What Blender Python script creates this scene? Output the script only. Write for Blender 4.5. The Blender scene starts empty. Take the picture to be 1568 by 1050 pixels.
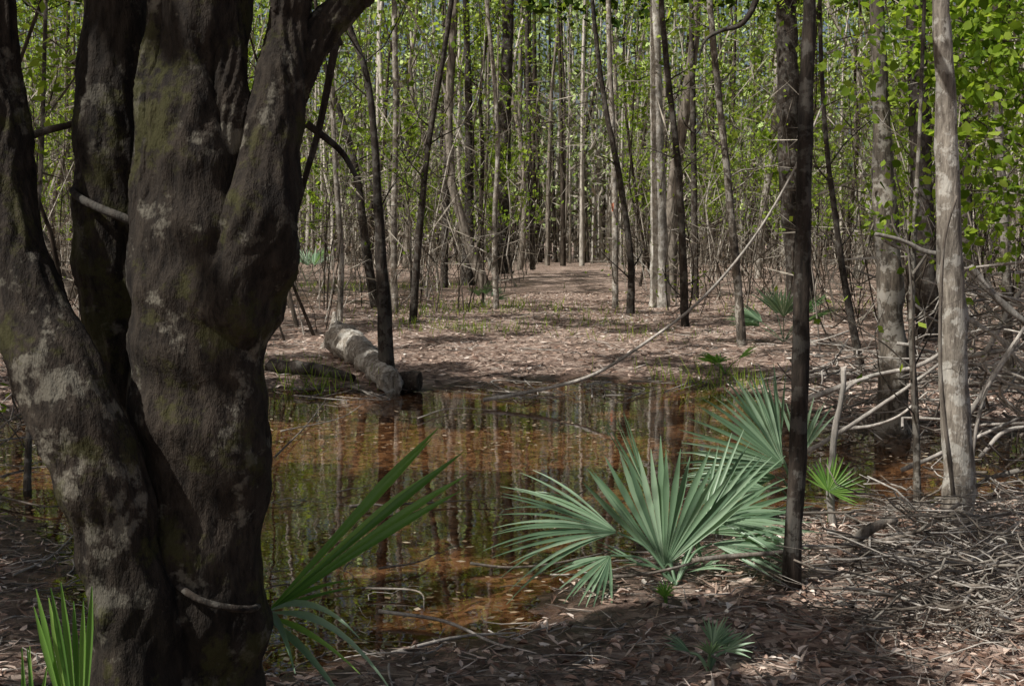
import bpy, math, numpy as np
rng=np.random.default_rng(11)
F=1873.0; CAMZ=1.6; CAM=np.array([0,0,CAMZ]); PIT=math.atan((525-368)/F)
cp,sp=math.cos(PIT),math.sin(PIT)
def ray(px,py):
    x=(px-784)/F; y=(525-py)/F
    return np.array([x, cp+y*sp, -sp+y*cp])
def at(px,py,depth):
    d=ray(px,py); return CAM+d*(depth/d[1])
def gnd(px,py,z=0.06):
    d=ray(px,py); return CAM+d*((z-CAMZ)/d[2])
def nz(v):
    v=np.asarray(v,float); return v/np.maximum(np.linalg.norm(v,axis=-1,keepdims=True),1e-9)
S=nz(np.array([-0.56,-0.36,0.80]))
# ------------------------------------------------------------ mesh builder
class MB:
    def __init__(s): s.v=[];s.f=[];s.m=[];s.n=0
    def add(s,v,f,mi=0):
        v=np.asarray(v,float).reshape(-1,3); f=np.asarray(f,int).reshape(-1,4)
        s.v.append(v); s.f.append(f+s.n); s.m.append(np.full(len(f),mi)); s.n+=len(v)
    def obj(s,name,mats,smooth=True,origin=None):
        V=np.concatenate(s.v); Q=np.concatenate(s.f); M=np.concatenate(s.m)
        me=bpy.data.meshes.new(name)
        o=np.zeros(3) if origin is None else np.asarray(origin,float)
        V=V-o
        me.vertices.add(len(V)); me.vertices.foreach_set("co",V.astype(np.float32).ravel())
        me.loops.add(len(Q)*4); me.loops.foreach_set("vertex_index",Q.astype(np.int32).ravel())
        me.polygons.add(len(Q)); me.polygons.foreach_set("loop_start",np.arange(0,len(Q)*4,4,dtype=np.int32))
        me.polygons.foreach_set("material_index",M.astype(np.int32))
        me.polygons.foreach_set("use_smooth",np.full(len(Q),smooth))
        for m in mats: me.materials.append(m)
        me.update(calc_edges=True)
        ob=bpy.data.objects.new(name,me); ob.location=o
        bpy.context.scene.collection.objects.link(ob); return ob
def crom(P,n):
    P=np.asarray(P,float)
    if len(P)<3:
        t=np.linspace(0,1,n)[:,None]; return P[0]*(1-t)+P[-1]*t
    Q=np.vstack([2*P[0]-P[1],P,2*P[-1]-P[-2]]); k=len(P)-1
    t=np.linspace(0,k-1e-6,n); i=t.astype(int); u=(t-i)[:,None]
    a,b,c,d=Q[i],Q[i+1],Q[i+2],Q[i+3]
    return 0.5*((2*b)+(-a+c)*u+(2*a-5*b+4*c-d)*u*u+(-a+3*b-3*c+d)*u**3)
def tube(mb,P,R,sides=6,irr=0.0,mi=0,cap=False,freq=1.0,fine=0):
    P=np.asarray(P,float); R=np.asarray(R,float)*np.ones(len(P))
    if cap:
        t0=nz(P[1]-P[0]); t1=nz(P[-1]-P[-2])
        P=np.vstack([P[0]-t0*R[0]*.05,P[0],P,P[-1],P[-1]+t1*R[-1]*.05]); 
        P[1]-=t0*R[0]*.02; P[-2]+=t1*R[-1]*.02
        R=np.concatenate([[R[0]*.02,R[0]*.9],R,[R[-1]*.9,R[-1]*.02]])
    T=nz(np.gradient(P,axis=0)); m=np.abs(T.mean(0))
    ref=np.array([1.,0,0]) if m[2]>max(m[0],.3) else np.array([0,0,1.])
    if m[0]>.95*np.linalg.norm(m): ref=np.array([0,0,1.])
    U=nz(np.cross(T,ref)); V=np.cross(T,U)
    n=len(P); th=np.linspace(0,2*np.pi,sides,endpoint=False)
    rr=R[:,None]*np.ones((1,sides))
    if irr>0:
        s=np.concatenate([[0],np.cumsum(np.linalg.norm(np.diff(P,axis=0),axis=1))])[:,None]*freq
        f=np.zeros((n,sides))
        for k in range(7):
            a=rng.integers(1,6); b=rng.uniform(.5,6); f+=np.sin(a*th[None]+b*s+rng.uniform(0,6.28))*rng.uniform(.3,1)/ (1+.25*a)
            f+=np.sin(b*2.5*s+rng.uniform(0,6)+2*np.sin(th[None]+rng.uniform(0,6)))*.25
        rr=rr*(1+irr*f*.5)
        if fine:
            q=th[None]+s*.25+.5*np.sin(s*2.1)
            rr=rr+fine*(np.abs(np.sin(q*7+np.sin(s*5+q*2)))-.5)+fine*.7*np.sin(q*13+3*np.sin(s*7))+rng.normal(size=rr.shape)*fine*.25
    X=P[:,None]+(np.cos(th)[None,:,None]*U[:,None]+np.sin(th)[None,:,None]*V[:,None])*rr[:,:,None]
    i=np.arange(n-1)[:,None]*sides; j=np.arange(sides)[None]; j2=(j+1)%sides
    q=np.stack([i+j,i+j2,i+sides+j2,i+sides+j],-1)
    mb.add(X,q,mi)
def randu(n): return nz(rng.normal(size=(n,3)))
def leaves(mb,C,size,mi=0,flat=.5,two=False,w=.5,curl=.25):
    C=np.asarray(C,float).reshape(-1,3); n=len(C)
    if n==0: return
    N=nz(randu(n)*(1-flat)+np.array([0,0,flat])); A=nz(np.cross(N,randu(n))); B=np.cross(N,A)
    L=(size*rng.uniform(.55,1.3,n))[:,None]*.5; W=L*w*rng.uniform(.7,1.25,n)[:,None]
    if not two:
        v=np.stack([C-A*L,C+B*W,C+A*L,C-B*W],1); f=np.arange(4*n).reshape(n,4)
    else:
        c=rng.uniform(-curl,curl*1.6,n)[:,None]*L*1.5
        v=np.stack([C-A*L,C+B*W-A*L*.35+N*c,C+B*W*.8+A*L*.4+N*c,C+A*L+N*c*.8,C-B*W*.8+A*L*.4+N*c,C-B*W-A*L*.35+N*c],1)
        b=np.arange(n)[:,None]*6; f=np.concatenate([b+[0,1,2,3],b+[0,3,4,5]],0)
    mb.add(v,f,mi)
G1=rng.random((256,256))
def vn(x,y,o=0):
    x=np.asarray(x,float)+o*17.3+500; y=np.asarray(y,float)+o*9.1+500
    i=np.floor(x).astype(int); j=np.floor(y).astype(int); u=x-i; v=y-j
    u=u*u*(3-2*u); v=v*v*(3-2*v); g=lambda a,b:G1[a%256,b%256]
    return (g(i,j)*(1-u)+g(i+1,j)*u)*(1-v)+(g(i,j+1)*(1-u)+g(i+1,j+1)*u)*v
# ------------------------------------------------------------ materials
def newmat(name):
    m=bpy.data.materials.new(name); m.use_nodes=True; nt=m.node_tree
    for n in list(nt.nodes): nt.nodes.remove(n)
    out=nt.nodes.new('ShaderNodeOutputMaterial'); return m,nt,out
def N(nt,t,**kw):
    n=nt.nodes.new(t)
    for k,v in kw.items():
        if k in n.inputs.keys(): n.inputs[k].default_value=v
        else: setattr(n,k,v)
    return n
def ramp(nt,stops,fac):
    r=nt.nodes.new('ShaderNodeValToRGB'); e=r.color_ramp.elements
    while len(e)<len(stops): e.new(.5)
    for i,(p,c) in enumerate(stops): e[i].position=p; e[i].color=(*c,1)
    nt.links.new(fac,r.inputs[0]); return r
def mixc(nt,fac,a,b,mode='MIX'):
    m=nt.nodes.new('ShaderNodeMix'); m.data_type='RGBA'; m.blend_type=mode
    for s,x in ((0,fac),(6,a),(7,b)):
        if hasattr(x,'links'): nt.links.new(x,m.inputs[s])
        else: m.inputs[s].default_value=x if s==0 else (*x,1)
    return m.outputs[2]
def bark(name,dark,light,lich=(.35,.34,.3),la=.35,sc=1.0,moss=0,zs=.18,bump=.6,simple=False,th=.5):
    m,nt,out=newmat(name); L=nt.links.new
    g=N(nt,'ShaderNodeNewGeometry'); mp=N(nt,'ShaderNodeMapping'); mp.inputs['Scale'].default_value=(1,1,zs)
    L(g.outputs['Position'],mp.inputs[0])
    n1=N(nt,'ShaderNodeTexNoise',Scale=38*sc,Detail=2 if simple else 5,Roughness=.7); L(mp.outputs[0],n1.inputs['Vector'])
    c=ramp(nt,[(.35,dark),(.66,light)],n1.outputs[0]).outputs[0]
    if not simple:
        n2=N(nt,'ShaderNodeTexNoise',Scale=9*sc,Detail=5,Roughness=.68); L(g.outputs['Position'],n2.inputs['Vector'])
        f=ramp(nt,[(th,(0,0,0)),(th+.06,(la,la,la))],n2.outputs[0]).outputs[0]
        c=mixc(nt,f,c,lich)
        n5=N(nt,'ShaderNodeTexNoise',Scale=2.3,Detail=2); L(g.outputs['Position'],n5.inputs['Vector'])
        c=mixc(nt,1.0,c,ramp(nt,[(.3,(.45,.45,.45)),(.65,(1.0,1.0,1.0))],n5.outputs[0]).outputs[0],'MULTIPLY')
    if moss:
        n3=N(nt,'ShaderNodeTexNoise',Scale=5,Detail=5,Roughness=.75); L(g.outputs['Position'],n3.inputs['Vector'])
        f3=ramp(nt,[(.53,(0,0,0)),(.6,(moss,)*3)],n3.outputs[0]).outputs[0]
        c=mixc(nt,f3,c,(.06,.06,.015))
    b=N(nt,'ShaderNodeBsdfPrincipled' if not simple else 'ShaderNodeBsdfDiffuse'); L(c,b.inputs[0])
    if not simple:
        b.inputs['Roughness'].default_value=.9; b.inputs['Specular IOR Level'].default_value=.25
        bp=N(nt,'ShaderNodeBump',Strength=bump,Distance=.02); L(n1.outputs[0],bp.inputs['Height']); L(bp.outputs[0],b.inputs['Normal'])
    L(b.outputs[0],out.inputs[0]); return m
def leafmat(name,stops,trans=.45,tmul=(1.6,1.7,.8),rough=.5,diff=False):
    m,nt,out=newmat(name); L=nt.links.new
    g=N(nt,'ShaderNodeNewGeometry')
    c=ramp(nt,stops,g.outputs['Random Per Island']).outputs[0]
    if diff: b=N(nt,'ShaderNodeBsdfDiffuse'); L(c,b.inputs[0])
    else:
        b=N(nt,'ShaderNodeBsdfPrincipled',Roughness=rough); L(c,b.inputs['Base Color']); b.inputs['Specular IOR Level'].default_value=.35
    if trans>0:
        t=N(nt,'ShaderNodeBsdfTranslucent'); L(mixc(nt,1.0,c,tmul,'MULTIPLY'),t.inputs[0])
        mx=N(nt,'ShaderNodeMixShader'); mx.inputs[0].default_value=trans
        L(b.outputs[0],mx.inputs[1]); L(t.outputs[0],mx.inputs[2]); L(mx.outputs[0],out.inputs[0])
    else: L(b.outputs[0],out.inputs[0])
    return m
M_big=bark('bark_big',(.011,.008,.006),(.06,.047,.035),(.26,.24,.19),.55,.8,moss=.5,zs=.35,bump=1.0,th=.565)  # lichen patches, also standing in for sun flecks on the stems
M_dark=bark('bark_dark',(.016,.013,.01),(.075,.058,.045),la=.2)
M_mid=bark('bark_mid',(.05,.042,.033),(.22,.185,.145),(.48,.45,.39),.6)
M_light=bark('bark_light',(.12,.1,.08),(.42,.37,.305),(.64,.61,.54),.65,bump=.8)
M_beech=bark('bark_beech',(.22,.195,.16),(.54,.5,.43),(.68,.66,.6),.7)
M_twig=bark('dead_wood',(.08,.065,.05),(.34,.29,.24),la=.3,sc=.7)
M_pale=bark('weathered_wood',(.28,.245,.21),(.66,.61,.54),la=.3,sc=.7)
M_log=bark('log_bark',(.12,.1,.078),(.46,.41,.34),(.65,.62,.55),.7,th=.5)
M_far=bark('bark_far',(.075,.065,.052),(.28,.245,.205),sc=.3,simple=True)
M_fard=bark('bark_far_dark',(.02,.016,.013),(.095,.078,.062),sc=.3,simple=True)
M_farl=bark('bark_far_light',(.24,.215,.18),(.6,.56,.49),sc=.3,simple=True)
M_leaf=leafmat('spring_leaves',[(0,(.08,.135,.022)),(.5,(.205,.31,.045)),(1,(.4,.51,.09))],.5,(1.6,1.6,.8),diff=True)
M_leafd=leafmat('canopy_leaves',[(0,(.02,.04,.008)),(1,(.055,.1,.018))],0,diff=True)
M_leaff=leafmat('far_leaves_hazed',[(0,(.12,.16,.06)),(.35,(.23,.3,.12)),(.7,(.35,.45,.17)),(1,(.52,.62,.26))],0,diff=True)  # paled colours stand in for distance haze
M_brownf=leafmat('far_twigs_hazed',[(0,(.06,.052,.041)),(.5,(.18,.16,.13)),(1,(.4,.36,.3))],.0,diff=True)  # twig greys lightened to suggest haze in the distance
M_litter=leafmat('litter_leaves',[(0,(.07,.038,.026)),(.3,(.23,.14,.1)),(.6,(.46,.325,.25)),(.88,(.68,.55,.455)),(1,(.82,.75,.67))],.0,rough=.55)
M_float=leafmat('floating_leaves',[(0,(.08,.055,.03)),(.6,(.3,.21,.12)),(1,(.65,.54,.4))],0,rough=.35)
M_palm=leafmat('palmetto_green',[(0,(.09,.155,.09)),(.5,(.18,.28,.165)),(1,(.3,.41,.275))],.25,(1.5,1.9,.8),.33)
M_palm2=leafmat('palmetto_fresh',[(0,(.09,.2,.04)),(.6,(.18,.33,.07)),(1,(.26,.42,.1))],.35,(1.5,1.8,.7),.36)
M_orange=leafmat('orange_paint',[(0,(.4,.14,.08)),(1,(.42,.15,.08))],0)  # paint of the band on the trunk
# ground
m,nt,out=newmat('leaf_litter_ground'); L=nt.links.new
g=N(nt,'ShaderNodeNewGeometry'); sx=N(nt,'ShaderNodeSeparateXYZ'); L(g.outputs['Position'],sx.inputs[0])
nw=N(nt,'ShaderNodeTexNoise',Scale=9,Detail=2); L(g.outputs['Position'],nw.inputs['Vector'])
wv=N(nt,'ShaderNodeVectorMath',operation='MULTIPLY_ADD'); L(nw.outputs['Color'],wv.inputs[0]); wv.inputs[1].default_value=(.12,.12,.12); L(g.outputs['Position'],wv.inputs[2])
vo=N(nt,'ShaderNodeTexVoronoi',Scale=19); L(wv.outputs[0],vo.inputs['Vector'])
sv=N(nt,'ShaderNodeSeparateXYZ'); L(vo.outputs['Color'],sv.inputs[0])
c=ramp(nt,[(0,(.13,.08,.058)),(.35,(.34,.245,.195)),(.75,(.6,.47,.39)),(1,(.82,.71,.61))],sv.outputs[0]).outputs[0]
n1=N(nt,'ShaderNodeTexNoise',Scale=.7,Detail=5,Roughness=.65); L(g.outputs['Position'],n1.inputs['Vector'])
c=mixc(nt,1.0,c,ramp(nt,[(.3,(.6,.54,.49)),(.65,(1,.97,.95))],n1.outputs[0]).outputs[0],'MULTIPLY')
n4=N(nt,'ShaderNodeTexNoise',Scale=60,Detail=4,Roughness=.7); L(g.outputs['Position'],n4.inputs['Vector'])
c=mixc(nt,1.0,c,ramp(nt,[(.3,(.6,.57,.55)),(.6,(1,1,1))],n4.outputs[0]).outputs[0],'MULTIPLY')
wz=N(nt,'ShaderNodeMapRange'); L(sx.outputs[2],wz.inputs[0]); wz.inputs[1].default_value=.01; wz.inputs[2].default_value=.08; wz.inputs[3].default_value=1; wz.inputs[4].default_value=0
c=mixc(nt,wz.outputs[0],c,mixc(nt,1.0,c,(.22,.155,.12),'MULTIPLY'))
wb=N(nt,'ShaderNodeMapRange'); L(sx.outputs[2],wb.inputs[0]); wb.inputs[1].default_value=-.04; wb.inputs[2].default_value=.0; wb.inputs[3].default_value=1; wb.inputs[4].default_value=0
c=mixc(nt,wb.outputs[0],c,ramp(nt,[(.2,(.15,.095,.058)),(.6,(.38,.265,.175)),(1,(.64,.5,.36))],sv.outputs[0]).outputs[0])
b=N(nt,'ShaderNodeBsdfPrincipled'); L(c,b.inputs['Base Color'])
ro=N(nt,'ShaderNodeMapRange'); L(wz.outputs[0],ro.inputs[0]); ro.inputs[3].default_value=.85; ro.inputs[4].default_value=.25; L(ro.outputs[0],b.inputs['Roughness'])
ad=N(nt,'ShaderNodeMath',operation='ADD'); L(sv.outputs[1],ad.inputs[0]); L(n4.outputs[0],ad.inputs[1])
bp=N(nt,'ShaderNodeBump',Strength=.8,Distance=.03); L(ad.outputs[0],bp.inputs['Height']); L(bp.outputs[0],b.inputs['Normal'])
L(b.outputs[0],out.inputs[0]); M_ground=m
# water
m,nt,out=newmat('pond_water'); L=nt.links.new
g=N(nt,'ShaderNodeNewGeometry')
nw=N(nt,'ShaderNodeTexNoise',Scale=5,Detail=3,Roughness=.5); L(g.outputs['Position'],nw.inputs['Vector'])
bp=N(nt,'ShaderNodeBump',Strength=.08,Distance=.012); L(nw.outputs[0],bp.inputs['Height'])
fr=N(nt,'ShaderNodeFresnel',IOR=1.5); L(bp.outputs[0],fr.inputs['Normal'])
gl=N(nt,'ShaderNodeBsdfGlossy',Roughness=.012); gl.inputs[0].default_value=(1,1,1,1); L(bp.outputs[0],gl.inputs['Normal'])
tr=N(nt,'ShaderNodeBsdfTransparent'); tr.inputs[0].default_value=(.74,.59,.45,1)
mx=N(nt,'ShaderNodeMixShader'); L(fr.outputs[0],mx.inputs[0]); L(tr.outputs[0],mx.inputs[1]); L(gl.outputs[0],mx.inputs[2]); L(mx.outputs[0],out.inputs[0]); M_water=m
# ------------------------------------------------------------ terrain
pond_px=[(-500,655),(-300,650),(0,645),(150,628),(330,606),(420,597),(500,596),(580,603),(680,597),(760,592),(850,588),(900,583),(1000,585),(1080,592),(1150,612),(1220,640),(1330,662),(1480,668),(1700,665),(1950,670),
 (1950,715),(1600,738),(1480,752),(1400,775),(1290,788),(1210,780),(1080,795),(1000,820),(940,858),(880,893),(820,925),(740,962),(640,980),(560,998),(470,1010),(400,1022),(300,1005),(180,965),(110,900),(60,830),(0,755),(-300,725),(-500,710)]
POND=np.array([gnd(x,y,0.0)[:2] for x,y in pond_px])
def sdf(x,y):
    p=np.stack([x,y],-1); d=np.full(x.shape,1e9); ins=np.zeros(x.shape,bool); n=len(POND)
    for i in range(n):
        a,b=POND[i],POND[(i+1)%n]; e=b-a; w=p-a
        t=np.clip((w@e)/(e@e),0,1); d=np.minimum(d,np.linalg.norm(w-t[...,None]*e,axis=-1))
        c=((a[1]>y)!=(b[1]>y))&(x<(b[0]-a[0])*(y-a[1])/(b[1]-a[1]+1e-12)+a[0]); ins^=c
    return np.where(ins,-d,d)
def hgt(x,y):
    x=np.asarray(x,float); y=np.asarray(y,float)
    d=sdf(x,y)+(vn(x*2.2,y*2.2)-.5)*.28+(vn(x*7,y*7,3)-.5)*.1
    up=.12*(1-np.exp(-np.maximum(d,0)/.9)); dn=.16*(1-np.exp(-np.maximum(-d,0)/.5))
    near=np.exp(-np.maximum(d,0)/1.2)
    h=up-dn+(vn(x*1.1,y*1.1,1)-.5)*.08*(1-near)+(vn(x*9,y*9,2)-.5)*.022+(vn(x*22,y*22,4)-.5)*.012
    return h+.25*(vn(x*.12,y*.12,5)-.5)*np.clip((y-16)/20,0,1)
xs=np.concatenate([-np.geomspace(8,500,50)[::-1],np.arange(-7.95,7.96,.055),np.geomspace(8,500,50)])
ys=np.concatenate([-np.geomspace(2,300,24)[::-1],np.arange(-1.9,2.5,.3),np.arange(2.5,16,.055),np.geomspace(16,700,130)])
X,Y=np.meshgrid(xs,ys); H=hgt(X,Y); mb=MB()
nx,ny=len(xs),len(ys); i=np.arange(ny-1)[:,None]*nx; j=np.arange(nx-1)[None]
mb.add(np.stack([X,Y,H],-1),np.stack([i+j,i+j+1,i+nx+j+1,i+nx+j],-1)); mb.obj('ground',[M_ground])
mb=MB(); mn=POND.min(0)-1.0; mxx=POND.max(0)+1.0
mb.add([[mn[0],mn[1],0],[mxx[0],mn[1],0],[mxx[0],mxx[1],0],[mn[0],mxx[1],0]],[[0,1,2,3]]); mb.obj('pond_water',[M_water],False)
def G(px,py):
    p=gnd(px,py,.06); p[2]=float(hgt(p[0:1],p[1:2])[0]); return p
# ------------------------------------------------------------ sun gaps in the canopy
TG=[]
def lit(p,r,pr=0): p=np.asarray(p,float); TG.append((p[:2]-S[:2]*p[2]/S[2],r,pr))
for a in [(1030,790,5.6,.55),(960,780,5.6,.38),(870,780,5.6,.36),(1150,810,5.8,.42),(1150,690,7,.4)]: lit(at(*a[:3]),a[3])
for a in [(950,955,.55),(860,1000,.42),(1060,940,.35),(1180,970,.3),(1270,900,.38),(1400,920,.4),(700,1015,.4),(1250,1010,.25),(1480,1000,.25),(1540,900,.32),(540,1020,.28),
          (760,545,1.0),(870,535,1.5),(940,520,.8),(660,545,.5),(850,455,2.4),(760,440,1.9),(880,415,5),(1000,440,1.8),(520,455,1.4),(600,430,2.4),(1100,430,2.4),(1270,450,1.6),(1330,600,.8),(1500,620,.8),(1250,560,.5),
          (500,640,1.1),(620,650,1.0),(740,650,1.1),(850,650,.9),(540,530,1.0),(1170,560,.5),(460,480,1.0),(60,690,.6),(930,488,.9),(1420,690,.5)]:
    lit(gnd(a[0],a[1]),a[2])
for y in range(150,700,60): lit(at(1458,y,6.6),.26)
for y in range(60,620,80): lit(at(1356,y,10.4),.3)
for y in range(0,440,60): lit(at(1006,y,28),1.1)
for y in range(0,400,80): lit(at(940,y,30),.9)
for x,y,d in [(1330,577,8.5),(1400,562,8.4),(1440,540,8.4),(1320,640,8.2),(1400,585,8.2),(1275,740,6.4),(1278,660,6.4),(1520,450,7.5),(1390,372,6.7),(900,577,12),(1000,520,12),(1100,430,12),(1335,808,5.9)]: lit(at(x,y,d),.27)
for a in [(432,45,3.4,.24),(205,625,3.35,.23),(400,345,3.2,.2),(120,745,3.05,.21),(165,860,3.05,.19),(60,500,3.15,.18),(325,640,3.2,.12),(245,200,3.3,.14),(150,130,3.45,.16),(195,950,3.1,.16),(400,190,3.3,.13),(25,380,3.25,.14)]: lit(at(*a[:3]),a[3],1)
for a in [(540,800,3.7,.24),(640,730,3.8,.26),(470,880,3.6,.2),(110,980,3.0,.26),(1520,110,9,.8),(1225,500,5.4,.14)]: lit(at(*a[:3]),a[3],1)
TC=np.array([t[0] for t in TG]); TR=np.array([t[1] for t in TG]); TP=[t[2] for t in TG]
B1=at(240,-20,3.4); B1=B1[:2]-S[:2]*B1[2]/S[2]; B0=np.array([at(240,1100,3.4)[0],3.4])
def strip(g):
    e=B1-B0; t=np.clip(((g-B0)@e)/(e@e),-.1,1.1); return np.linalg.norm(g-B0-t[:,None]*e,axis=1)
def keep(P,floor=.1,thr=.555,land=False):
    P=np.asarray(P,float).reshape(-1,3)
    g=P[:,:2]-S[None,:2]*(P[:,2:3]/S[2])
    n=vn(g[:,0]*1.1,g[:,1]*.8,7)*.5+vn(g[:,0]*2.6,g[:,1]*2.1,8)*.5
    st=(strip(g)<.66)
    pool=(g[:,1]<9)&(g[:,1]>5)&(g[:,0]<.3)&(g[:,0]>-4)
    l=(n>thr+.14*pool-np.clip((g[:,1]-14)/40,0,.06))&~st
    pk=np.where(l,floor,1.0)
    t=np.zeros(len(P),bool)
    for c,r,p in zip(TC,TR,TP):
        q=((g-c)**2).sum(1)<r*r
        t|= q if p else (q&~st)
    pk=np.where(t,.0,pk)
    return P[rng.random(len(P))<pk]
# ------------------------------------------------------------ trees
def limb(mb,base,d,Ln,r,sides,lc,nl,spread=.22,twigs=2,up=.35,mi=0):
    d=nz(d); P=[np.asarray(base,float)]; n=5
    for k in range(n-1):
        d=nz(d+rng.normal(size=3)*.22+np.array([0,0,up*.25])); P.append(P[-1]+d*Ln/(n-1))
    P=np.array(P); tube(mb,P,np.linspace(r,r*.25,n),sides,mi=mi)
    for t in range(twigs):
        k=rng.integers(1,n-1); dd=nz(d+rng.normal(size=3)*.8); q=P[k]+np.outer(np.linspace(0,1,3),dd)*Ln*.45
        tube(mb,q,np.linspace(r*.4,r*.12,3),3,mi=mi)
        if nl: lc.append(q[1+rng.integers(0,2,nl//3)]+rng.normal(size=(nl//3,3))*spread*Ln*.5)
    if nl: lc.append(P[rng.integers(1,n,nl)]+rng.normal(size=(nl,3))*spread*Ln*.55)
def gen_tree(mb,lc,base,h,r,nb,nl,sides=6,wob=.25,lean=.06,b0=.25,bl=.16,mi=0,twigs=1,lr=.45,lmin=0):
    n=7; t=np.linspace(0,1,n); w=np.cumsum(rng.normal(size=(n,2))*wob*h/40,axis=0)
    ln=rng.normal(size=2)*lean*h
    P=np.stack([base[0]+w[:,0]-w[0,0]+ln[0]*t**1.4,base[1]+w[:,1]-w[0,1]+ln[1]*t**1.4,base[2]-.08+t*h],1)
    R=r*(1-.8*t**1.1); R[0]*=1.35
    tube(mb,crom(P,12),np.interp(np.linspace(0,1,12),t,R),sides,mi=mi)
    for k in range(nb):
        f=rng.uniform(b0,.97)**.8; p=np.array([np.interp(f,t,P[:,a]) for a in range(3)])
        az=rng.uniform(0,6.28); e=rng.uniform(.25,1.1); d=[math.cos(az)*math.cos(e),math.sin(az)*math.cos(e),math.sin(e)]
        Ln=h*bl*rng.uniform(.5,1.3)*(1.15-f*.5); limb(mb,p,d,Ln,np.interp(f,t,R)*lr,4,lc,nl if p[2]>lmin else nl//4,mi=mi,twigs=twigs)
def hero(name,pix,mat,h=10,depth=None,nb=8,nl=30,sides=14,irr=.12,leafs=.08,low=0,lmat=None,fl=1.3):
    if depth is None:
        b=G(pix[0][0],pix[0][1]); depth=b[1]
    P=[at(x,y,depth) for x,y,w in pix]; R=[w/2*depth/F for x,y,w in pix]
    P=np.array(P); R=np.array(R)
    P=np.vstack([P[0]-[0,0,.12],P]); R=np.concatenate([[R[0]*fl],R])
    d=nz(P[-1]-P[-2]); d=nz(d*[.5,.5,1]); rem=max(h-P[-1,2],.5); k=5; r1=R[-1]
    for q in range(1,k+1):
        P=np.vstack([P,P[-1]+d*rem/k+rng.normal(size=3)*.012*rem]); R=np.append(R,r1*(1-.75*q/k))
    n=60; Pc=crom(P,n); Rc=np.interp(np.linspace(0,len(P)-1,n),np.arange(len(P)),R)
    m=MB(); tube(m,Pc,Rc,sides,irr,0,freq=2.5)
    lc=[]; top=P[-1,2]
    for q in range(nb):
        i=int(n*rng.uniform(.6,.97)); az=rng.uniform(0,6.28); e=rng.uniform(.3,1)
        limb(m,Pc[i],[math.cos(az)*math.cos(e),math.sin(az)*math.cos(e),math.sin(e)],h*rng.uniform(.12,.24),Rc[i]*.5,5,lc,nl)
    for q in range(low):
        i=int(n*rng.uniform(.12,.5)); az=rng.uniform(0,6.28)
        limb(m,Pc[i],[math.cos(az),math.sin(az)*.6,.6],rng.uniform(.5,1.3),.006*depth/8,4,lc,18,.3,3)
    if lc: leaves(m,keep(np.concatenate(lc)),leafs,1)
    return m.obj(name,[mat,lmat or M_leaf],True,P[1])
# big multi-stem tree
def pxs(l,depths=None,dd=3.4):
    P=[];R=[]
    for i,(x,y,w) in enumerate(l):
        d=dd if depths is None else depths[i]; P.append(at(x,y,d)); R.append(w/2*d/F)
    return np.array(P),np.array(R)
mb=MB(); lc=[]
def bstem(l,depths,n=190,sides=84,irr=.15,fr=2.6):
    P,R=pxs(l,depths); Pc=crom(P,n); Rc=np.interp(np.linspace(0,len(P)-1,n),np.arange(len(P)),R); tube(mb,Pc,Rc,sides,irr,0,freq=fr,fine=.0035); return Pc,Rc
bstem([(225,1240,210),(222,1120,165),(208,1000,150),(195,880,130),(155,730,128),(105,600,128),(55,490,118),(22,390,100),(6,260,82),(-2,120,60),(-12,-60,50),(-60,-500,40),(-160,-1200,20)],[3.25]*4+[3.2,3.2,3.25,3.3,3.35,3.4,3.4,3.5,3.6])
bstem([(300,1240,260),(295,1120,220),(310,1000,190),(315,880,180),(312,740,190),(310,600,205),(312,480,215),(300,350,190),(292,220,150),(300,100,135),(310,-30,125),(330,-300,110),(350,-1200,60)],[3.4]*13)
bstem([(330,640,100),(350,470,165),(392,350,130),(415,230,88),(430,120,72),(440,30,60),(448,-40,56),(470,-400,50),(560,-1200,25)],[3.46,3.36,3.33,3.35,3.37,3.4,3.4,3.5,3.7])
bstem([(418,210,50),(455,110,58),(492,50,54),(535,0,46),(575,-60,40),(680,-400,35),(760,-1000,18)],[3.45,3.42,3.44,3.46,3.5,3.6,3.8],irr=.1)
bstem([(280,840,100),(250,700,110),(208,590,85),(182,470,108),(172,350,112),(168,230,108),(172,110,98),(178,0,92),(182,-100,85),(170,-500,70),(60,-1300,30)],[3.5,3.5,3.52,3.55,3.55,3.55,3.56,3.58,3.6,3.7,3.9])
bstem([(262,560,60),(246,400,100),(246,230,88),(255,100,72),(262,-20,60),(240,-500,40)],[3.5,3.38,3.38,3.4,3.42,3.5],irr=.16)
bstem([(335,420,50),(345,250,66),(352,110,52),(350,-20,44),(345,-300,30)],[3.46,3.36,3.36,3.4,3.5],irr=.15)
def wrap(l,d,r): P,_=pxs([(x,y,1) for x,y in l],d); tube(mb,crom(P,24),r,8,.15,3)
wrap([(112,292),(122,303),(150,318),(185,332),(215,345),(235,350)],[3.5,3.44,3.41,3.4,3.42,3.5],.0115)
wrap([(262,885),(280,902),(310,920),(350,930),(385,932),(398,925)],[3.3,3.22,3.2,3.21,3.27,3.4],.010)
for p in ([(25,215),(70,200),(110,190),(120,180)],[(515,60),(490,190),(468,270),(450,340)],[(520,70),(508,30),(500,-30)],[(470,190),(520,230),(545,270)]):
    P,_=pxs([(x,y,1) for x,y in p],None,3.9); tube(mb,crom(P,14),np.linspace(.014,.008,14),6,.1,3)
for k in range(16):
    p=at(rng.uniform(-150,700),rng.uniform(-1300,-450),rng.uniform(3.0,4.4)); az=rng.uniform(0,6.28)
    limb(mb,p,[math.cos(az),math.sin(az),.4],rng.uniform(1.2,2.6),.02,5,lc,70,.3,3)
leaves(mb,keep(np.concatenate(lc)),.1,2)
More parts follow.
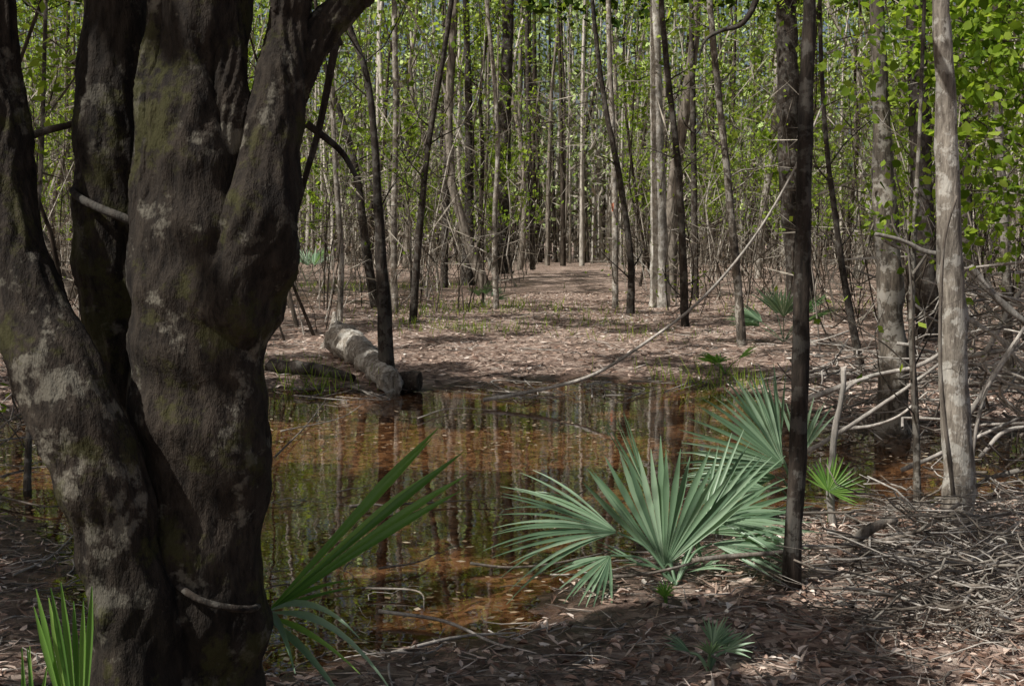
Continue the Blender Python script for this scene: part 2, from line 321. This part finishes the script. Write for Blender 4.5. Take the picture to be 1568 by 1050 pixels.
mb.obj('multi_stem_tree',[M_big,M_log,M_leafd,M_dark],True,at(270,1120,3.4)*[1,1,0])
# hero trees
hero('sapling_tree',[(1211,905,30),(1216,800,27),(1224,640,27),(1226,520,25),(1230,350,24),(1233,200,22),(1238,60,20),(1240,-40,19)],M_dark,7.5,nb=7,nl=60)
hero('smooth_bark_tree',[(1466,805,58),(1466,730,48),(1463,600,43),(1457,450,38),(1452,300,34),(1447,150,30),(1442,0,27),(1440,-60,26)],M_light,9,nb=9,nl=60,low=0,irr=.24)
hero('hardwood_tree',[(1366,650,52),(1368,560,44),(1362,430,40),(1354,300,34),(1350,180,26),(1345,60,22),(1342,-40,20)],M_mid,11,nb=9,nl=50,low=1,irr=.18)
hero('pine_tree',[(1228,482,46),(1222,400,38),(1213,300,36),(1208,200,35),(1206,80,32),(1204,-30,30)],M_dark,20,nb=10,nl=70,leafs=.16)
hero('beech_tree',[(1011,472,34),(1010,400,27),(1008,300,24),(1006,200,20),(1004,100,17),(1003,-30,14)],M_beech,17,nb=10,nl=60,leafs=.14,low=3)
hero('pine_tree',[(770,412,28),(769,330,23),(772,200,21),(776,100,18),(780,-20,15)],M_dark,24,depth=48,nb=10,nl=60,leafs=.2)
for l in [[(592,585,28),(590,500,24),(584,400,18),(578,300,13),(572,200,11),(560,110,10),(535,40,9),(520,-30,8)],
          [(716,435,22),(718,330,15),(718,200,12),(715,60,10),(712,-30,9)],[(965,482,14),(966,400,10),(950,280,9),(925,150,8),(905,-20,6)],
          [(942,475,10),(942,350,10),(940,250,9),(934,100,8),(930,-30,7)],[(1049,502,14),(1046,400,12),(1038,250,10),(1022,110,9),(1010,-30,8)],
          [(1137,538,16),(1128,420,13),(1115,280,11),(1100,140,10),(1085,-20,9)],[(1320,572,14),(1300,470,11),(1280,340,9),(1262,180,7),(1255,-20,6)],
          [(1422,500,38),(1414,350,34),(1408,180,30),(1404,-20,27)],[(1484,460,20),(1478,250,17),(1472,0,14),(1470,-30,13)],
          [(816,415,9),(812,300,8),(808,100,7),(806,-20,6)],[(604,480,11),(603,340,10),(606,200,9),(604,0,8)],[(632,498,14),(640,380,11),(655,230,9),(680,80,8),(695,-30,7)],
          [(1065,460,11),(1063,300,10),(1060,100,8),(1058,-20,7)],[(760,475,10),(757,350,8),(762,200,7),(745,0,6)],[(520,500,10),(522,380,9),(512,230,8),(505,-20,7)],
          [(1160,430,12),(1165,350,11),(1185,200,10),(1195,-20,9)],[(1405,770,12),(1402,640,11),(1396,500,10),(1400,350,8),(1408,200,6)],[(42,735,12),(45,640,9),(40,500,8),(60,300,7),(70,0,6)],
          [(1545,600,16),(1540,400,14),(1530,200,12),(1525,-20,11)],[(680,440,12),(683,300,11),(690,150,9),(700,-30,8)],[(575,470,16),(560,380,14),(548,280,12),(530,200,9),(500,110,7),(480,-20,5)]]:
    hero('understory_tree',l,[M_dark,M_mid,M_light,M_dark][rng.integers(0,4)] if l[0][0] not in (592,1422,575,716,965) else M_dark,rng.uniform(8,13),nb=7,nl=34,sides=9,low=6,irr=.14,leafs=.08,depth=(18 if l[0][0]==1422 else None))
b=G(942,475); mb=MB(); tube(mb,[at(941,324,b[1]),at(941,311,b[1])],[.063,.063],12); mb.obj('orange_paint_band',[M_orange])  # painted orange stripe on the thin trunk
# leaning dead sapling
mb=MB(); P=np.array([at(740,612,11.8),at(800,602,11.9),at(900,577,12),at(980,530,12),at(1070,462,12),at(1150,370,12),at(1215,262,12),at(1260,160,12)])
tube(mb,crom(P,40),np.linspace(.022,.01,40),6,.1)
mb.obj('leaning_dead_sapling',[M_pale],True,P[0])
mb=MB(); P=[at(1165,-30,7),at(1155,8,7),at(1135,38,7),at(1105,47,7),at(1080,62,7),at(1070,90,7)]; tube(mb,crom(P,20),np.linspace(.022,.006,20),6,.1); 
P=[at(1165,-30,7),at(1185,-200,7.2),at(1215,-330,6.5),at(1236,-350,5.45)]; tube(mb,crom(P,12),np.linspace(.022,.03,12),6); mb.obj('hanging_branch',[M_dark])
# off-frame and surrounding trees whose crowns shade the place
for (x,y) in [(-4.6,-2.2),(-6.4,2.5),(-8.6,6.2),(-3.2,-5.5),(-10.5,1),(-12,8),(-8.5,11.5),(3.2,-3.5),(5.2,1.5),(7.5,5),(-14,14),(10,9),(-11,-4),(1,-8),(12,3),(-7.2,-5)]:
    mb=MB(); lc=[]; h=rng.uniform(11,15); base=np.array([x,y,.12])
    gen_tree(mb,lc,base,h,rng.uniform(.1,.16),14,45,10,b0=.45,bl=.25,lr=.22)
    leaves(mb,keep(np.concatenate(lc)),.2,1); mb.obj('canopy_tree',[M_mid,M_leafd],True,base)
def canopy(n,x0,x1,y0,y1,h0,h1,size,w,st=False,**k):  # loose leaves added to cast shade, positioned by where it lands
    g=np.stack([rng.uniform(x0,x1,n),rng.uniform(y0,y1,n)],1); sd=strip(g)
    g=g[sd<.8] if st else g[sd>.78]
    n=len(g); h=rng.uniform(h0,h1,n)
    P=np.concatenate([g+S[:2]*(h/S[2])[:,None],h[:,None]],1); P=keep(P,**k); leaves(mb,P,size,0,.45,False,w)
mb=MB()
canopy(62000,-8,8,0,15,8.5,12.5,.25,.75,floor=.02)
canopy(32000,-2.6,2.6,2.2,6.5,5.0,8,.13,.75,True,floor=.04)  # extra low leaves added to keep the big tree shaded
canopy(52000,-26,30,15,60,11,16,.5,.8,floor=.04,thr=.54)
mb.obj('overstory_shade_leaves',[M_leafd])  # unattached leaves above the frame, added for shade and sun gaps
# forest mass
def inpath(x,y):
    cx=.05*y-.2*np.sin(y*.1); return (np.abs(x-cx)<2.0+.0*y)&(y<75)
mb=MB(); lc=[]; lcf=[]; cnt=0; tries=0
while cnt<480 and tries<5000:
    tries+=1
    y=14.5+ (82-14.5)*rng.random()**.85; x=rng.uniform(-.6,.6)*(y+6)
    if inpath(x,y) or (y<26 and abs(x-.03*y)<4.2 and rng.random()<.85): continue
    if vn(x*.35,y*.35,9)<.42 and y<60: continue
    z=float(hgt(np.array([x]),np.array([y]))[0]); big=rng.random()<.16
    h=rng.uniform(4,13) if not big else rng.uniform(14,20)
    q=[]; gen_tree(mb,q,[x,y,z],h,rng.uniform(.012,.04) if not big else rng.uniform(.07,.19),rng.integers(7,12),40,6,wob=1.1,lean=.12,b0=.15 if not big else .4,bl=.16,mi=[0,2,2,3][rng.integers(0,4)],lmin=1.8)
    (lc if y<34 else lcf).extend(q); cnt+=1
leaves(mb,keep(np.concatenate(lc),.5,.5),.084,1,.3,False,.65)
leaves(mb,keep(np.concatenate(lcf),.6,.5),.16,1,.3,False,.65)
mb.obj('forest_trees',[M_far,M_leaf,M_fard,M_farl])
# thin understory stems
mb=MB(); lc=[]
for k in range(1900):
    y=14+70*rng.random()**1.1; x=rng.uniform(-.58,.58)*(y+5)
    if inpath(x,y) or (y<22 and abs(x-.03*y)<3.6): continue
    h=rng.uniform(.8,4.5); d=rng.normal(size=2)*.24*h
    P=np.array([[x,y,.0],[x+d[0]*.3,y+d[1]*.3,h*.4],[x+d[0],y+d[1],h]]); P[1,:2]+=rng.normal(size=2)*.14
    r=rng.uniform(.005,.016)*(1+y/60); tube(mb,crom(P,5),np.linspace(r,r*.4,5),3,mi=[0,2,2,3][rng.integers(0,4)])
    if rng.random()<.4 and h>1.5: lc.append(P[2]+rng.normal(size=(14,3))*.35*[1,1,1])
leaves(mb,keep(np.concatenate(lc),.5),.085,1,.3,False,.65); mb.obj('understory_stems',[M_far,M_leaf,M_fard,M_farl])
# leafy + twiggy midstory
C=[];T=[]
for k in range(2900):
    y=rng.uniform(18,74); x=rng.uniform(-.6,.6)*(y+4); z=2.1+(2.4+.17*y)*rng.random()**.7
    if inpath(x,y) and z<5.5: continue
    if y<24 and abs(x)<4.5 and z<3.5: continue
    if vn(x*.3,z*.5+y*.3,4)<.35: continue
    C.append(np.array([x,y,z])+rng.normal(size=(34,3))*[.7,.7,.5]*(.6+y/60))
for k in range(1800):
    y=rng.uniform(16,76); x=rng.uniform(-.6,.6)*(y+4); z=.2+(2.5+.1*y)*rng.random()**1.2
    if inpath(x,y) and z<5: continue
    if y<23 and abs(x)<4.5: continue
    T.append(np.array([x,y,z])+rng.normal(size=(14,3))*[.8,.8,.7])
mb=MB(); leaves(mb,keep(np.concatenate(C),.55,.5),.135,0,.3,False,.65)
leaves(mb,np.concatenate(T),1.3,1,-.25,False,.02)
mb.obj('midstory_foliage',[M_leaf,M_brownf])
# distant forest
mb=MB()
for k in range(1000):
    y=rng.uniform(70,130); x=rng.uniform(-.6,.6)*y; h=rng.uniform(12,30); r=rng.uniform(.04,.17)
    P=np.array([[x,y,-.3],[x+rng.normal()*.3,y,h*.5],[x+rng.normal()*.9,y+rng.normal(),h]]); tube(mb,crom(P,5),np.linspace(r*1.2,r*.3,5),4,mi=[0,3,4,4][rng.integers(0,4)])  # pale bark favoured here, its tone imitating haze
C=[]
for k in range(3700):
    y=rng.uniform(76,135); x=rng.uniform(-.6,.6)*y; z=3.5+29*rng.random()**.9
    C.append(np.array([x,y,z])+rng.normal(size=(32,3))*[1.5,1.5,1.1])
leaves(mb,np.concatenate(C),.5,1,.1,w=.7)
C=[]
for k in range(1600):
    y=rng.uniform(68,130); x=rng.uniform(-.6,.6)*y; z=13*rng.random()**1.4
    C.append(np.array([x,y,z])+rng.normal(size=(28,3))*[1,1,1.2])
leaves(mb,np.concatenate(C),.7,2,.0,w=.18)
mb.obj('distant_forest',[M_far,M_leaff,M_brownf,M_fard,M_farl])
# bright foliage branch at the right edge
mb=MB(); lc=[]
for p0,d in [((1640,250),(-1,.1,.5)),((1650,120),(-1,.2,.2)),((1640,190),(-1,-.2,.1)),((1600,60),(-.6,.2,.1)),((1640,60),(-1,.1,.35)),((1640,320),(-1,.1,.6))]:
    limb(mb,at(*p0,9),d,1.0,.012,5,lc,150,.45,4)
tube(mb,crom([at(1640,700,9),at(1650,450,9),at(1655,200,9),at(1645,0,9),at(1640,-300,9)],20),np.linspace(.06,.03,20),8)
leaves(mb,np.concatenate(lc),.085,1,.3,True,.65); mb.obj('leafy_edge_tree',[M_mid,M_leaf])
mb=MB(); lc=[]
for q in [[(1400,620),(1398,480),(1385,330),(1370,260)],[(1398,420),(1425,380),(1440,350)],[(1398,400),(1370,350),(1365,330)]]:
    P=crom([at(x,y,6.9) for x,y in q],10); tube(mb,P,np.linspace(.01,.004,10),4); lc.append(P[5+rng.integers(0,5,34)]+rng.normal(size=(34,3))*.07)
leaves(mb,np.concatenate(lc),.045,1,.3,True,.6); mb.obj('leafy_sapling',[M_twig,M_leaf])
# ------------------------------------------------------------ palmettos
def fan(mb,hub,axis,normal,Lg,spread,n,droop=.12,fold=.45,mi=0,split=.5):
    a=nz(axis); nr=np.asarray(normal,float); nr=nz(nr-a*(a@nr)); s=np.cross(a,nr); sp_=math.radians(spread); dp=sp_/n
    t=np.linspace(.02,1,10)
    for k in range(n):
        ph=-sp_/2+dp*(k+.5)+rng.normal()*dp*.08; l=Lg*(.7+.3*math.cos(ph*.9))*rng.uniform(.92,1.06)
        d=a*math.cos(ph)+s*math.sin(ph); e=-a*math.sin(ph)+s*math.cos(ph)
        r=t*l; w=np.where(t<split,r*math.tan(dp/2)*1.02,split*l*math.tan(dp/2)*np.clip(1-(t-split)/(1-split),0.02,1)**.75); w=np.maximum(w,.0012)
        c=hub+np.outer(r,d); bend=-droop*Lg*t**2.4*rng.uniform(.4,1.5); c=c+np.outer(bend,[0,0,1.])+np.outer(t**2*Lg*rng.normal()*.02,e)+np.outer(rng.normal()*.03*Lg*t**2,nr)
        v=np.stack([c-e*w[:,None]+nr*(fold*w)[:,None],c-nr*(fold*w)[:,None],c+e*w[:,None]+nr*(fold*w)[:,None]],1)
        i=np.arange(9)[:,None]*3; q=np.concatenate([i+[0,1,4,3],i+[1,2,5,4]]); mb.add(v,q,mi)
def petiole(mb,a,b,r=.006,mi=0,sag=.05):
    a=np.asarray(a);b=np.asarray(b); m_=(a+b)/2+[0,0,sag]; tube(mb,crom([a,m_,b],10),np.linspace(r*1.3,r*.8,10),6,0,mi)
def ff(mb,px,py,d,*a,**k):
    h=at(px,py,d); fan(mb,h,*a,**k); return h
mb=MB(); r0=G(1035,895)
h=ff(mb,1018,868,5.5,(.04,.12,1),(-.35,-1,.4),.59,100,19,.03,.35,0,.64); petiole(mb,r0,h)
h=ff(mb,946,815,5.5,(-.95,-.05,.3),(.25,-.62,.75),.6,74,20,.2); petiole(mb,r0,h)
h=ff(mb,1072,815,5.8,(.75,.2,.5),(-.3,-1,.35),.58,84,18,.1); petiole(mb,r0,h)
h=ff(mb,1092,795,5.6,(1,-.1,.0),(0,-.45,1),.42,80,16,.15); petiole(mb,r0,h)
h=ff(mb,1090,832,5.5,(.95,-.3,-.05),(0,-.6,1),.4,60,12,.15); petiole(mb,r0,h)
h=ff(mb,1000,772,5.9,(-.4,.1,1),(-.9,-.4,.2),.48,34,10,.03); petiole(mb,r0,h)
h=ff(mb,935,850,5.4,(-.5,-.5,-.25),(0,-.5,.9),.3,80,12,.15); petiole(mb,r0,h)
for q in range(7):
    az=rng.uniform(0,6.28); fan(mb,r0+[rng.normal()*.1,rng.normal()*.1,.05],(math.cos(az),math.sin(az)*.6,rng.uniform(.1,.7)),(0,-.5,1),.28,12,3,.2)
mb.obj('dwarf_palmetto',[M_palm],True,r0)
mb=MB(); r0=gnd(1215,775,.08)
h=ff(mb,1200,712,6.7,(-.75,0,.5),(.2,-1,.4),.62,110,22,.1); petiole(mb,r0,h)
h=ff(mb,1190,730,6.8,(-.9,.2,-.05),(.1,-.6,.8),.55,70,14,.15); petiole(mb,r0,h)
h=ff(mb,1225,700,7.0,(.2,.3,1),(-.5,-1,.2),.4,60,10,.1); petiole(mb,r0,h)
h=ff(mb,1175,748,6.6,(-.8,-.2,.1),(.1,-.5,.9),.42,80,14,.2); petiole(mb,r0,h)
h=ff(mb,1195,690,6.9,(-.35,.1,1),(.3,-1,.2),.5,50,10,.05); petiole(mb,r0,h)
mb.obj('dwarf_palmetto',[M_palm],True,r0)
mb=MB(); r0=gnd(1268,800,.08); h=ff(mb,1268,752,6.3,(.45,0,.8),(-.1,-1,.3),.2,180,20,.04); petiole(mb,r0,h,.004)
mb.obj('dwarf_palmetto',[M_palm2],True,r0)
mb=MB(); r0=at(392,1090,3.55)
h=ff(mb,402,945,3.6,(.76,.12,.66),(-.5,-.62,.68),.76,24,6,.02,.5,1,.72); petiole(mb,r0,h,.006,1)
for (ax,ln,dr,mm) in [((.5,-.3,.3),.42,1.0,0),((.75,-.2,.15),.48,.65,0),((.2,-.4,.15),.36,.8,0),((.8,.3,.4),.34,.2,1),((.6,-.3,-.1),.36,.4,1),((.9,0,.3),.32,.1,1),((.4,-.2,-.2),.36,.5,0)]:
    ff(mb,400,940,3.6,ax,(.1,-.5,1),ln,12,1,dr,.4,mm,.35)
mb.obj('dwarf_palmetto',[M_palm,M_palm2],True,r0)
mb=MB(); h=ff(mb,122,1180,2.95,(-.08,.05,1),(0,-1,.1),.46,24,8,.0,.4,0,.75); 
for q in range(6): fan(mb,at(30+q*6,1200,2.95),(rng.uniform(-.7,.1),rng.uniform(-.2,.3),1),(0.3,-1,.1),rng.uniform(.34,.46),5,1,.08)
mb.obj('dwarf_palmetto',[M_palm2],True,h)
def plant(px,py,size,nf,mat,nseg=14):
    b=G(px,py); m=MB()
    for q in range(nf):
        az=rng.uniform(0,6.28); el=rng.uniform(.5,1.3); d=np.array([math.cos(az)*math.cos(el),math.sin(az)*math.cos(el),math.sin(el)])
        hb=b+d*size*.45; petiole(m,b,hb,.006,0,.02); fan(m,hb,d*[1,1,.8],(-d[0]*.8,-d[1]*.8-.2,.9),size*.6,rng.uniform(80,130),nseg,.15)
    m.obj('dwarf_palmetto',[mat],True,b)
plant(1200,532,.95,7,M_palm); plant(1110,572,.5,4,M_palm2); plant(1085,1035,.2,5,M_palm,9); plant(470,432,1.6,6,M_palm); plant(740,470,.7,4,M_palm); plant(1020,925,.12,3,M_palm2,8)
# ------------------------------------------------------------ log + stump
mb=MB(); p0=G(520,548)+[0,0,.2]; p1=G(600,594)+[0,0,.13]
P=crom([p0,(p0+p1)/2+[0.02,0,.03],p1],40); tube(mb,P,np.linspace(.2,.12,40),30,.22,0,True,4,fine=.008)
P=crom([G(505,540),G(512,525)+[0,0,.15],G(512,522)+[0,0,.36]],8); tube(mb,P,np.linspace(.12,.02,8),10,.3,0,True,5)
mb.obj('fallen_log',[M_log],True,p0)
mb=MB(); p=G(626,590); tube(mb,crom([p+[-.2,0,.09],p+[0,0,.1],p+[.12,-.03,.1]],10),[.1]*10,18,.15,0,True,3); mb.obj('cut_log',[M_dark],True,p)
mb=MB(); tube(mb,crom([G(415,572)+[0,0,.06],G(480,578)+[0,0,.1],G(540,583)+[0,0,.05]],20),np.linspace(.09,.05,20),14,.2,0,True,3); mb.obj('mossy_log',[M_dark])
# ------------------------------------------------------------ litter, sticks
def scatter(n,x0,x1,y0,y1):
    x=rng.uniform(x0,x1,n); y=rng.uniform(y0,y1,n); z=hgt(x,y); return x,y,z
mb=MB()
x,y,z=scatter(62000,-5,6,2.6,12); k=z>.012; P=np.stack([x,y,z+.01],1)[k]; P=P[rng.random(len(P))<np.clip(.05+P[:,2]*7,0,1)]
leaves(mb,P,.048,0,.78,True,.5,.4)
x,y,z=scatter(26000,-5,6,2.6,12); k=(z>.005)&(rng.random(26000)<np.clip(.15+z*8,0,1)); leaves(mb,np.stack([x,y,z+.018],1)[k],.17,0,.85,False,.05)
x,y,z=scatter(50000,-14,16,12,36); k=(z>.01)&(np.abs(x)<.5*y+1); leaves(mb,np.stack([x,y,z+.015],1)[k],.09,0,.75,False,.45)
x,y,z=scatter(14000,-10,12,12,26); k=(z>.01); leaves(mb,np.stack([x,y,z+.025],1)[k],.3,0,.85,False,.06)
mb.obj('leaf_litter',[M_litter])
mb=MB(); x,y,z=scatter(12000,-6,6,4.5,13); k=(z<-.005); P=np.stack([x,y,np.full(len(x),.004)],1)[k]
pr=np.clip(1.4*np.exp(z[k]/.05)+.4*(P[:,1]>8.0)*(vn(P[:,0]*1.2,P[:,1]*1.2,3)>.4)+.05,0,1); P=P[rng.random(len(P))<pr]
leaves(mb,P,.045,0,.97,False,.55); mb.obj('floating_leaves',[M_float])
def stick(mb,p,az,Ln,r,tilt=0,mi=0,n=6,wig=.08,cap=False):
    d=np.array([math.cos(az)*math.cos(tilt),math.sin(az)*math.cos(tilt),math.sin(tilt)]); P=p+np.outer(np.linspace(-.5,.5,n),d)*Ln
    P[1:-1]+=rng.normal(size=(n-2,3))*wig*Ln*[1,1,.3]; tube(mb,crom(P,n+3),np.linspace(r,r*.45,n+3),5,0,mi,cap)
mb=MB(); K=2800
xx=np.where(np.arange(K)<1900,rng.uniform(-2.8,4,K),rng.uniform(-8,9,K)); yy=np.where(np.arange(K)<1900,rng.uniform(3.2,8,K),rng.uniform(8,26,K)); zz=hgt(xx,yy)
for k in range(K):
    x,y,z=xx[k],yy[k],zz[k]
    if z<-.01 and rng.random()<.95: continue
    r=rng.uniform(.0015,.005)*(1 if k<1900 else 2); stick(mb,np.array([x,y,max(z,0)+r+.012]),rng.uniform(0,6.28),rng.uniform(.1,.5)*(1 if k<1900 else 1.8),r,rng.normal()*.06,int(rng.random()<.45))
mb.obj('twigs',[M_twig,M_pale])
mb=MB()
for k in range(330):
    px=rng.normal(1450,130); py=rng.uniform(790,1000)
    if px<1280+ (900-py)*.1: continue
    p=gnd(px,py); p[2]=.1+abs(rng.normal())*.1*np.clip((px-1280)/150,0,1.6); r=rng.uniform(.0015,.008)
    stick(mb,p,rng.uniform(0,6.28),rng.uniform(.25,1.1),r,rng.normal()*.25,int(rng.random()<.35),8,.07)
for k in range(170):
    p=gnd(rng.uniform(1460,1800),rng.uniform(560,720)); p[2]=rng.uniform(.1,1.3)
    stick(mb,p,rng.uniform(0,6.28),rng.uniform(.8,2.2),rng.uniform(.004,.017),rng.normal()*.5,int(rng.random()<.6),8,.07)
for k in range(100):
    p=gnd(rng.uniform(1240,1500),rng.uniform(570,660)); p[2]=rng.uniform(.05,.6)
    stick(mb,p,rng.uniform(0,6.28),rng.uniform(.5,1.5),rng.uniform(.003,.012),rng.normal()*.4,int(rng.random()<.6),8,.07)
for k in range(80):
    p=gnd(rng.uniform(-200,140),rng.uniform(560,760)); p[2]=rng.uniform(.02,.7)
    stick(mb,p,rng.uniform(0,6.28),rng.uniform(.3,1.2),rng.uniform(.003,.01),rng.normal()*.4,int(rng.random()<.4),8,.07)
mb.obj('brush_pile',[M_twig,M_pale])
mb=MB()
def br(l,d,w0,w1,mi=1): P,_=pxs([(x,y,1) for x,y in l],d if isinstance(d,list) else None,d if not isinstance(d,list) else 0); dd=P[0][1]; tube(mb,crom(P,24),np.linspace(w0,w1,24)/2*dd/F,8,.3,mi,True,5)
br([(1283,872),(1300,838),(1335,808),(1372,792)],5.9,26,12,0); br([(1180,838),(1300,835),(1400,815),(1470,770)],5.8,9,6,0)
br([(1235,612),(1330,577),(1400,562),(1445,538)],8.5,9,5); br([(1235,692),(1320,640),(1400,585),(1460,540)],8.2,8,4)
br([(1275,812),(1272,745),(1278,665),(1290,600),(1292,562)],6.4,13,8); br([(1290,600),(1310,585),(1330,578)],6.4,7,4)
br([(1340,358),(1380,368),(1415,385),(1442,388)],6.7,6,8); br([(1485,408),(1520,450),(1568,492),(1640,540)],7.5,11,11)
br([(1240,870),(1340,890),(1420,925),(1500,935)],5.4,9,4); br([(1500,880),(1560,840),(1620,760)],5.5,10,6,0)
br([(1510,540),(1560,450),(1620,400)],9,9,5); br([(1480,545),(1570,530),(1640,500)],9,9,6); br([(1495,760),(1490,690),(1510,600),(1560,520)],7.4,7,5)
br([(1460,760),(1440,560),(1445,380),(1465,300)],6.3,7,4,0); br([(1560,720),(1500,740),(1440,800)],6.6,8,5,0)
br([(1060,858),(1130,850),(1200,845),(1230,838)],5.4,9,6,0); br([(1250,650),(1310,655),(1370,640),(1420,600)],8.8,6,3); br([(900,885),(990,878),(1060,862)],5.3,6,4,0)
br([(1300,940),(1400,880),(1470,860),(1560,800)],5.4,8,4); br([(1330,1000),(1400,940),(1460,880)],5.0,7,4); br([(1500,980),(1540,900),(1600,860)],5.0,8,5); br([(1235,930),(1290,900),(1350,850)],5.5,6,4)
br([(1480,640),(1530,560),(1590,470)],8.2,8,5); br([(1470,480),(1530,520),(1600,600)],8.6,7,5); br([(1380,720),(1450,690),(1560,640)],7.6,8,5); br([(1500,700),(1540,660),(1600,650)],7.2,7,4)
mb.obj('dead_branches',[M_twig,M_pale])
mb=MB()
def gs(l,r,mi=0): P=np.array([gnd(x,y,.02+rng.uniform(0,.02)) for x,y in l]); tube(mb,crom(P,16),np.linspace(r,r*.4,16),6,.15,mi,True)
gs([(600,772),(680,768),(760,762)],.008); gs([(535,775),(570,772),(600,775)],.012); gs([(720,862),(780,868),(850,862),(930,845)],.008)
gs([(580,935),(680,950),(760,985),(830,1000)],.009,1); gs([(600,1000),(700,975),(790,968)],.01,1); gs([(420,700),(470,650),(500,610)],.008); gs([(580,870),(640,860),(670,845)],.006)
gs([(20,880),(80,850),(130,800)],.006,1); gs([(0,730),(60,715),(120,720)],.01); gs([(0,760),(70,775),(120,770)],.008); gs([(560,900),(640,905),(650,935)],.006)
gs([(450,605),(540,612),(600,600)],.008,1); gs([(640,640),(690,625),(760,628)],.006,1); gs([(430,660),(520,640),(560,615)],.006,1); gs([(820,790),(880,760),(920,735)],.006)
for k in range(30):
    x=rng.uniform(450,1100); gs([(x,rng.uniform(580,612)),(x+rng.uniform(-60,60),rng.uniform(580,612)),(x+rng.uniform(-110,110),rng.uniform(580,615))],.008,int(rng.random()<.4))
mb.obj('fallen_sticks',[M_twig,M_pale])
# grass tufts
mb=MB()
for (px,py,n,s) in [(720,512,200,.6),(750,470,120,.8),(660,480,120,.9),(440,570,60,.3),(620,500,80,.6),(900,500,70,.6),(1050,575,40,.3),(560,440,160,1.8),(980,520,60,.6),(1130,590,60,.3),(1300,480,140,1.4),(480,590,50,.3),(1300,470,120,1.6),(850,480,80,1.0)]:
    b=gnd(px,py)
    for q in range(n):
        p=b+[rng.normal()*s,rng.normal()*s,0]; p[2]=.1; h=rng.uniform(.06,.2); d=rng.normal(size=2)*.08; w=.004*b[1]/12
        mb.add([p-[w,0,0.08],p+[w,0,-.08],p+[d[0]+w*.3,d[1],h],p+[d[0]-w*.3,d[1],h]],[[0,1,2,3]])
mb.obj('grass_tufts',[M_leaf])
# ------------------------------------------------------------ light, sky, camera
W=bpy.data.worlds.new("World"); bpy.context.scene.world=W; W.use_nodes=True; nt=W.node_tree
bg=nt.nodes['Background']; sk=nt.nodes.new('ShaderNodeTexSky'); sk.sky_type='NISHITA'; sk.sun_disc=False
sk.sun_elevation=math.asin(S[2]); sk.sun_rotation=math.atan2(S[0],S[1]); sk.dust_density=6.0; sk.ozone_density=.5
nt.links.new(sk.outputs[0],bg.inputs[0]); bg.inputs[1].default_value=.09
sd=bpy.data.lights.new('sun','SUN'); sd.energy=5; sd.angle=math.radians(.5); sd.color=(1,.97,.92)
so=bpy.data.objects.new('sun',sd); bpy.context.scene.collection.objects.link(so)
from mathutils import Vector
so.rotation_euler=Vector(S).to_track_quat('Z','Y').to_euler(); so.location=(-20,-8,30)
cd=bpy.data.cameras.new('camera'); co=bpy.data.objects.new('camera',cd); bpy.context.scene.collection.objects.link(co)
cd.lens=36*F/1568; cd.sensor_width=36; cd.clip_end=2000; cd.clip_start=.05
co.location=(0,0,CAMZ); co.rotation_euler=(math.pi/2-PIT,0,0); bpy.context.scene.camera=co
sc=bpy.context.scene; sc.view_settings.view_transform='Standard'; sc.view_settings.look='None'; sc.view_settings.exposure=0
